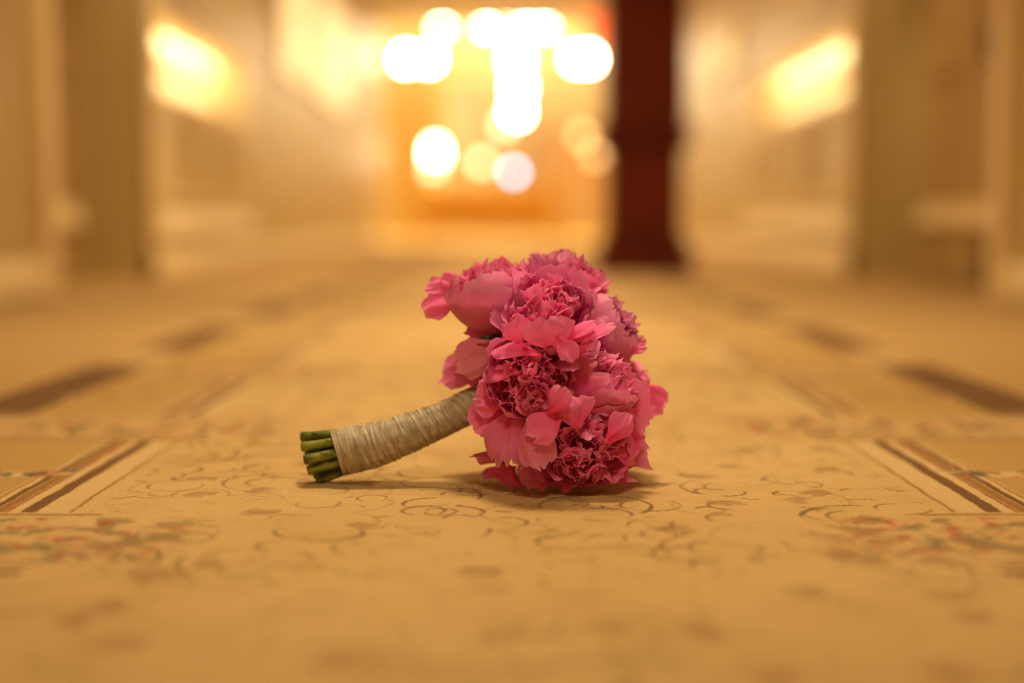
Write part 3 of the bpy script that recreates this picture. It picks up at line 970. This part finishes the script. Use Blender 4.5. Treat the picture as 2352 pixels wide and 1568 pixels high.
# guard petals round the lowest flower and beside the middle left one
loose_petal((1325, 985), (1306, 914), 44, (0, -1, 0.6), 0.14, rg, Y0=-0.092, Y1=-0.090)
loose_petal((1395, 1015), (1444, 950), 30, (0.3, -1, 0.2), 0.08, rg, Y0=-0.085, Y1=-0.070)
loose_petal((1400, 1040), (1468, 1035), 38, (0.4, -1, 0.1), 0.10, rg, Y0=-0.070, Y1=-0.035)
loose_petal((1258, 950), (1302, 888), 26, (0.2, -1, 0), 0.2, rg, Y0=-0.108)
# dark small ones near the carpet
loose_petal((1165, 1065), (1085, 1052), 22, (0, -0.6, 0.8), 0.16, rg, Y0=-0.005)
loose_petal((1160, 1078), (1105, 1094), 18, (0, -0.6, 0.8), 0.05, rg, Y0=-0.01)
loose_petal((1180, 1070), (1160, 1112), 44, (-0.2, -1, 0.1), 0.10, rg, Y0=-0.02, rag=0.14)
loose_petal((1240, 1080), (1215, 1116), 40, (-0.1, -1, 0.2), 0.10, rg, Y0=-0.045, rag=0.14)
loose_petal((1310, 1085), (1330, 1117), 44, (0, -1, 0.2), 0.10, rg, Y0=-0.05, rag=0.14)
# pointed petals of the upper middle flower
loose_petal((1290, 795), (1418, 748), 22, (0.1, -0.5, 0.9), 0.05, rg, Y0=-0.095, ruf=0.1)
loose_petal((1285, 790), (1372, 742), 22, (0.1, -0.5, 0.9), 0.08, rg, Y0=-0.098, ruf=0.1)
loose_petal((1278, 772), (1316, 822), 28, (0, -1, 0.3), 0.14, rg, Y0=-0.105)
loose_petal((1330, 805), (1366, 790), 16, (0.1, -0.6, 0.8), 0.05, rg, Y0=-0.1)
loose_petal((1265, 800), (1262, 718), 62, (0, -1, 0.25), 0.20, rg, Y0=-0.085, Y1=-0.10)
loose_petal((1200, 790), (1182, 725), 40, (-0.2, -1, 0.2), 0.16, rg, Y0=-0.08, Y1=-0.09)
# stray tips along the right outline
loose_petal((1350, 670), (1392, 630), 10, (0, -1, 0.3), 0.05, rg, Y0=0.02)
loose_petal((1440, 810), (1482, 772), 16, (0, -1, 0.3), 0.08, rg, Y0=0.02)
loose_petal((1430, 812), (1486, 798), 14, (0, -1, 0.5), 0.08, rg, Y0=0.0)
loose_petal((1440, 960), (1494, 972), 12, (0, -1, 0.5), 0.08, rg, Y0=0.0)
loose_petal((1450, 880), (1512, 945), 46, (0.2, -1, 0.1), 0.12, rg, Y0=0.0, Y1=0.02)
# upper lip of the middle left flower
loose_petal((1245, 815), (1130, 815), 24, (0, -0.7, 0.8), 0.14, rg, Y0=-0.09, Y1=-0.075)
loose_petal((1190, 850), (1115, 868), 24, (-0.3, -0.8, 0.5), 0.12, rg, Y0=-0.08, Y1=-0.06)

# ---- handle
HC = curve_pts([at(774, 1040, 0.0), at(879, 1015, 0.0), at(1000, 969, 0.002), at(1078, 933, 0.006), at(1130, 907, 0.012), at(1170, 882, 0.02), HUB], 60)
HL = [0.0]
for a_, b_ in zip(HC, HC[1:]):
    HL.append(HL[-1] + (b_ - a_).length)


def on_handle(s):
    s = max(0, min(HL[-1], s))
    for i in range(len(HC) - 1):
        if HL[i + 1] >= s:
            f = (s - HL[i]) / max(1e-9, HL[i + 1] - HL[i])
            return HC[i].lerp(HC[i + 1], f), (HC[min(i + 2, len(HC) - 1)] - HC[max(i - 1, 0)]).normalized()
    return HC[-1], (HC[-1] - HC[-2]).normalized()


def hrad(s):
    k = s / HL[-1]
    return 0.0222 - 0.0064 * sm(0.05, 0.60, k)


def wrap_pt(s, ang, r):
    p, d = on_handle(s)
    a = d.cross(Vector((0, 1, 0))).normalized(); b = d.cross(a)
    return p + (a * math.cos(ang) + b * math.sin(ang)) * r


L_WRAP = HL[-1] * 0.93
wr = empty('wrapping', (0, 0, 0), parent=B)
# inner layer
vs = []; ns, na = 60, 40
core = []
for i in range(ns):
    s = 0.003 + (L_WRAP - 0.003) * i / (ns - 1)
    for k in range(na):
        ang = 2 * PI * k / na
        p0 = wrap_pt(s, ang, hrad(s) * (0.965 + 0.035 * noise.noise(Vector((math.cos(ang) * 2.2, math.sin(ang) * 2.2, s * 9)))))
        core.append(p0 - BO)
F = [(i * na + k, i * na + (k + 1) % na, (i + 1) * na + (k + 1) % na, (i + 1) * na + k) for i in range(ns - 1) for k in range(na)]
me = bpy.data.meshes.new('under_layer'); me.from_pydata([tuple(v) for v in core], [], F)
me.uv_layers.new(name='UVMap')
me.polygons.foreach_set('use_smooth', [True] * len(me.polygons)); me.materials.append(M['wrap_core'])
o = bpy.data.objects.new('under_layer', me); COL.objects.link(o); o.parent = wr
# the tape, wound round in overlapping turns
rngw = random.Random(12)
turns = 22
npt = 46
nacr = 7
V, U, F = [], [], []
N = turns * npt
for i in range(N + 1):
    tt_ = i / npt
    sc = L_WRAP * (tt_ / turns) * 0.93
    wob = noise.noise(Vector((tt_ * 0.9, 2.0, 0))) * 0.006 + noise.noise(Vector((tt_ * 4.0, 8.0, 0))) * 0.0014 + math.sin(tt_ * 2 * PI + 6 * noise.noise(Vector((tt_ * 0.25, 3, 3)))) * 0.003
    wd = 0.0175 + 0.004 * noise.noise(Vector((tt_ * 0.5, 5, 0)))
    for j in range(nacr):
        f = j / (nacr - 1)
        s = sc + wob + (f - 0.08) * wd
        s = max(0.0, min(s, L_WRAP))
        # the fresh (left) edge lies on the turn before it
        lift = 0.0007 * (1 - f) + 0.0009 * noise.noise(Vector((tt_ * 7, f * 3, 1.0))) + (0.0005 if j == 0 else 0)
        ang = tt_ * 2 * PI
        bumps = 0.045 * noise.noise(Vector((math.cos(ang) * 2.6, math.sin(ang) * 2.6, s * 9))) + 0.02 * noise.noise(Vector((math.cos(ang) * 7, math.sin(ang) * 7, s * 60)))
        V.append(wrap_pt(s, ang, hrad(s) * (1.0 + bumps) + 0.0006 + lift) - BO); U.append((f, tt_ * 0.2))
for i in range(N):
    for j in range(nacr - 1):
        a_ = i * nacr + j
        F.append((a_, a_ + 1, a_ + nacr + 1, a_ + nacr))
o = mesh_from('tape', [(V, U, F)], M['wrap'], wr)

# ---- stems: the cut ends in the photograph, then through the wrapping to a flower
ENDS = [(692, 1003, 0.004, 'A'), (693, 1026, -0.008, 'B'), (699, 1056, -0.016, 'F'), (708, 1080, -0.008, 'E'), (728, 1105, 0.004, 'G'),
        (697, 1012, 0.012, 'C'), (703, 1042, 0.010, 'D'), (712, 1064, 0.014, 'J'), (722, 1090, 0.014, 'H'), (705, 1050, -0.002, 'L'), (700, 1030, 0.002, 'N')]
for (px, py, Y, key) in ENDS:
    e = at(px, py, Y)
    d0 = (HC[8] - HC[0]).normalized()
    off = e - (HC[0] + d0 * ((e - HC[0]).dot(d0)))
    off = off * 0.80
    mid = HC[12] + off * 0.62
    mid2 = HC[36] + off * 0.45
    fb = flower_base[key]
    pts = curve_pts([e, HC[2] + off * 0.98, mid, mid2, HUB + (fb - HUB) * 0.25, fb], 30)
    rr = 0.0046 if key not in ('G', 'C') else 0.0042
    rad = [rr * (1.10 if i == 0 else 1.0 + 0.10 * noise.noise(Vector((i * 0.7, px, 0)))) for i in range(30)]
    for p_, r_ in zip(pts, rad):
        p_.z = max(p_.z, r_ + 0.0008)
    bm = bmesh.new(); tube(bm, [p - BO for p in pts], rad, 12)
    st = link('stem', bm, M['stem'], B, True)
    dd = (pts[1] - pts[0]).normalized()
    bm = bmesh.new(); tube(bm, [pts[0] - BO - dd * 0.0007, pts[0] - BO + dd * 0.0004], rr * 0.86, 12)
    link('cut_end', bm, M['cut'], st)
    if key in ('B', 'F', 'E', 'A'):
        k = rg.randint(2, 4)
        bm = bmesh.new()
        r_ = bmesh.ops.create_icosphere(bm, subdivisions=2, radius=0.0022)
        q = pts[k] - BO + Vector((0, -0.0030, 0.0026))
        for v in r_['verts']:
            v.co = q + Vector((v.co.x * 1.9, v.co.y, v.co.z))
        link('node', bm, M['stem'], st, True)

# ---- dark green sepals and leaf bits
for (p0, p1, wdt, Y) in (((1163, 800), (1142, 786), 7, -0.05), ((1150, 772), (1095, 776), 6, -0.02), ((1125, 885), (1112, 868), 12, -0.025), ((1108, 905), (1096, 925), 9, -0.03)):
    a_, b_ = at(*p0, Y), at(*p1, Y)
    d = b_ - a_; n = Vector((0, -1, 0.2)); tt = d.normalized().cross(n).normalized(); W = wdt * 0.000428
    def fn(u, v):
        return a_ + d * v + tt * u * W * math.sin(PI * (0.1 + 0.9 * v)) + n * (0.004 * math.sin(v * PI) - 0.003 * u * u) - BO
    mesh_from('sepal', [grid_mesh('', 7, 9, fn, None, None)], M['sepal'], B)
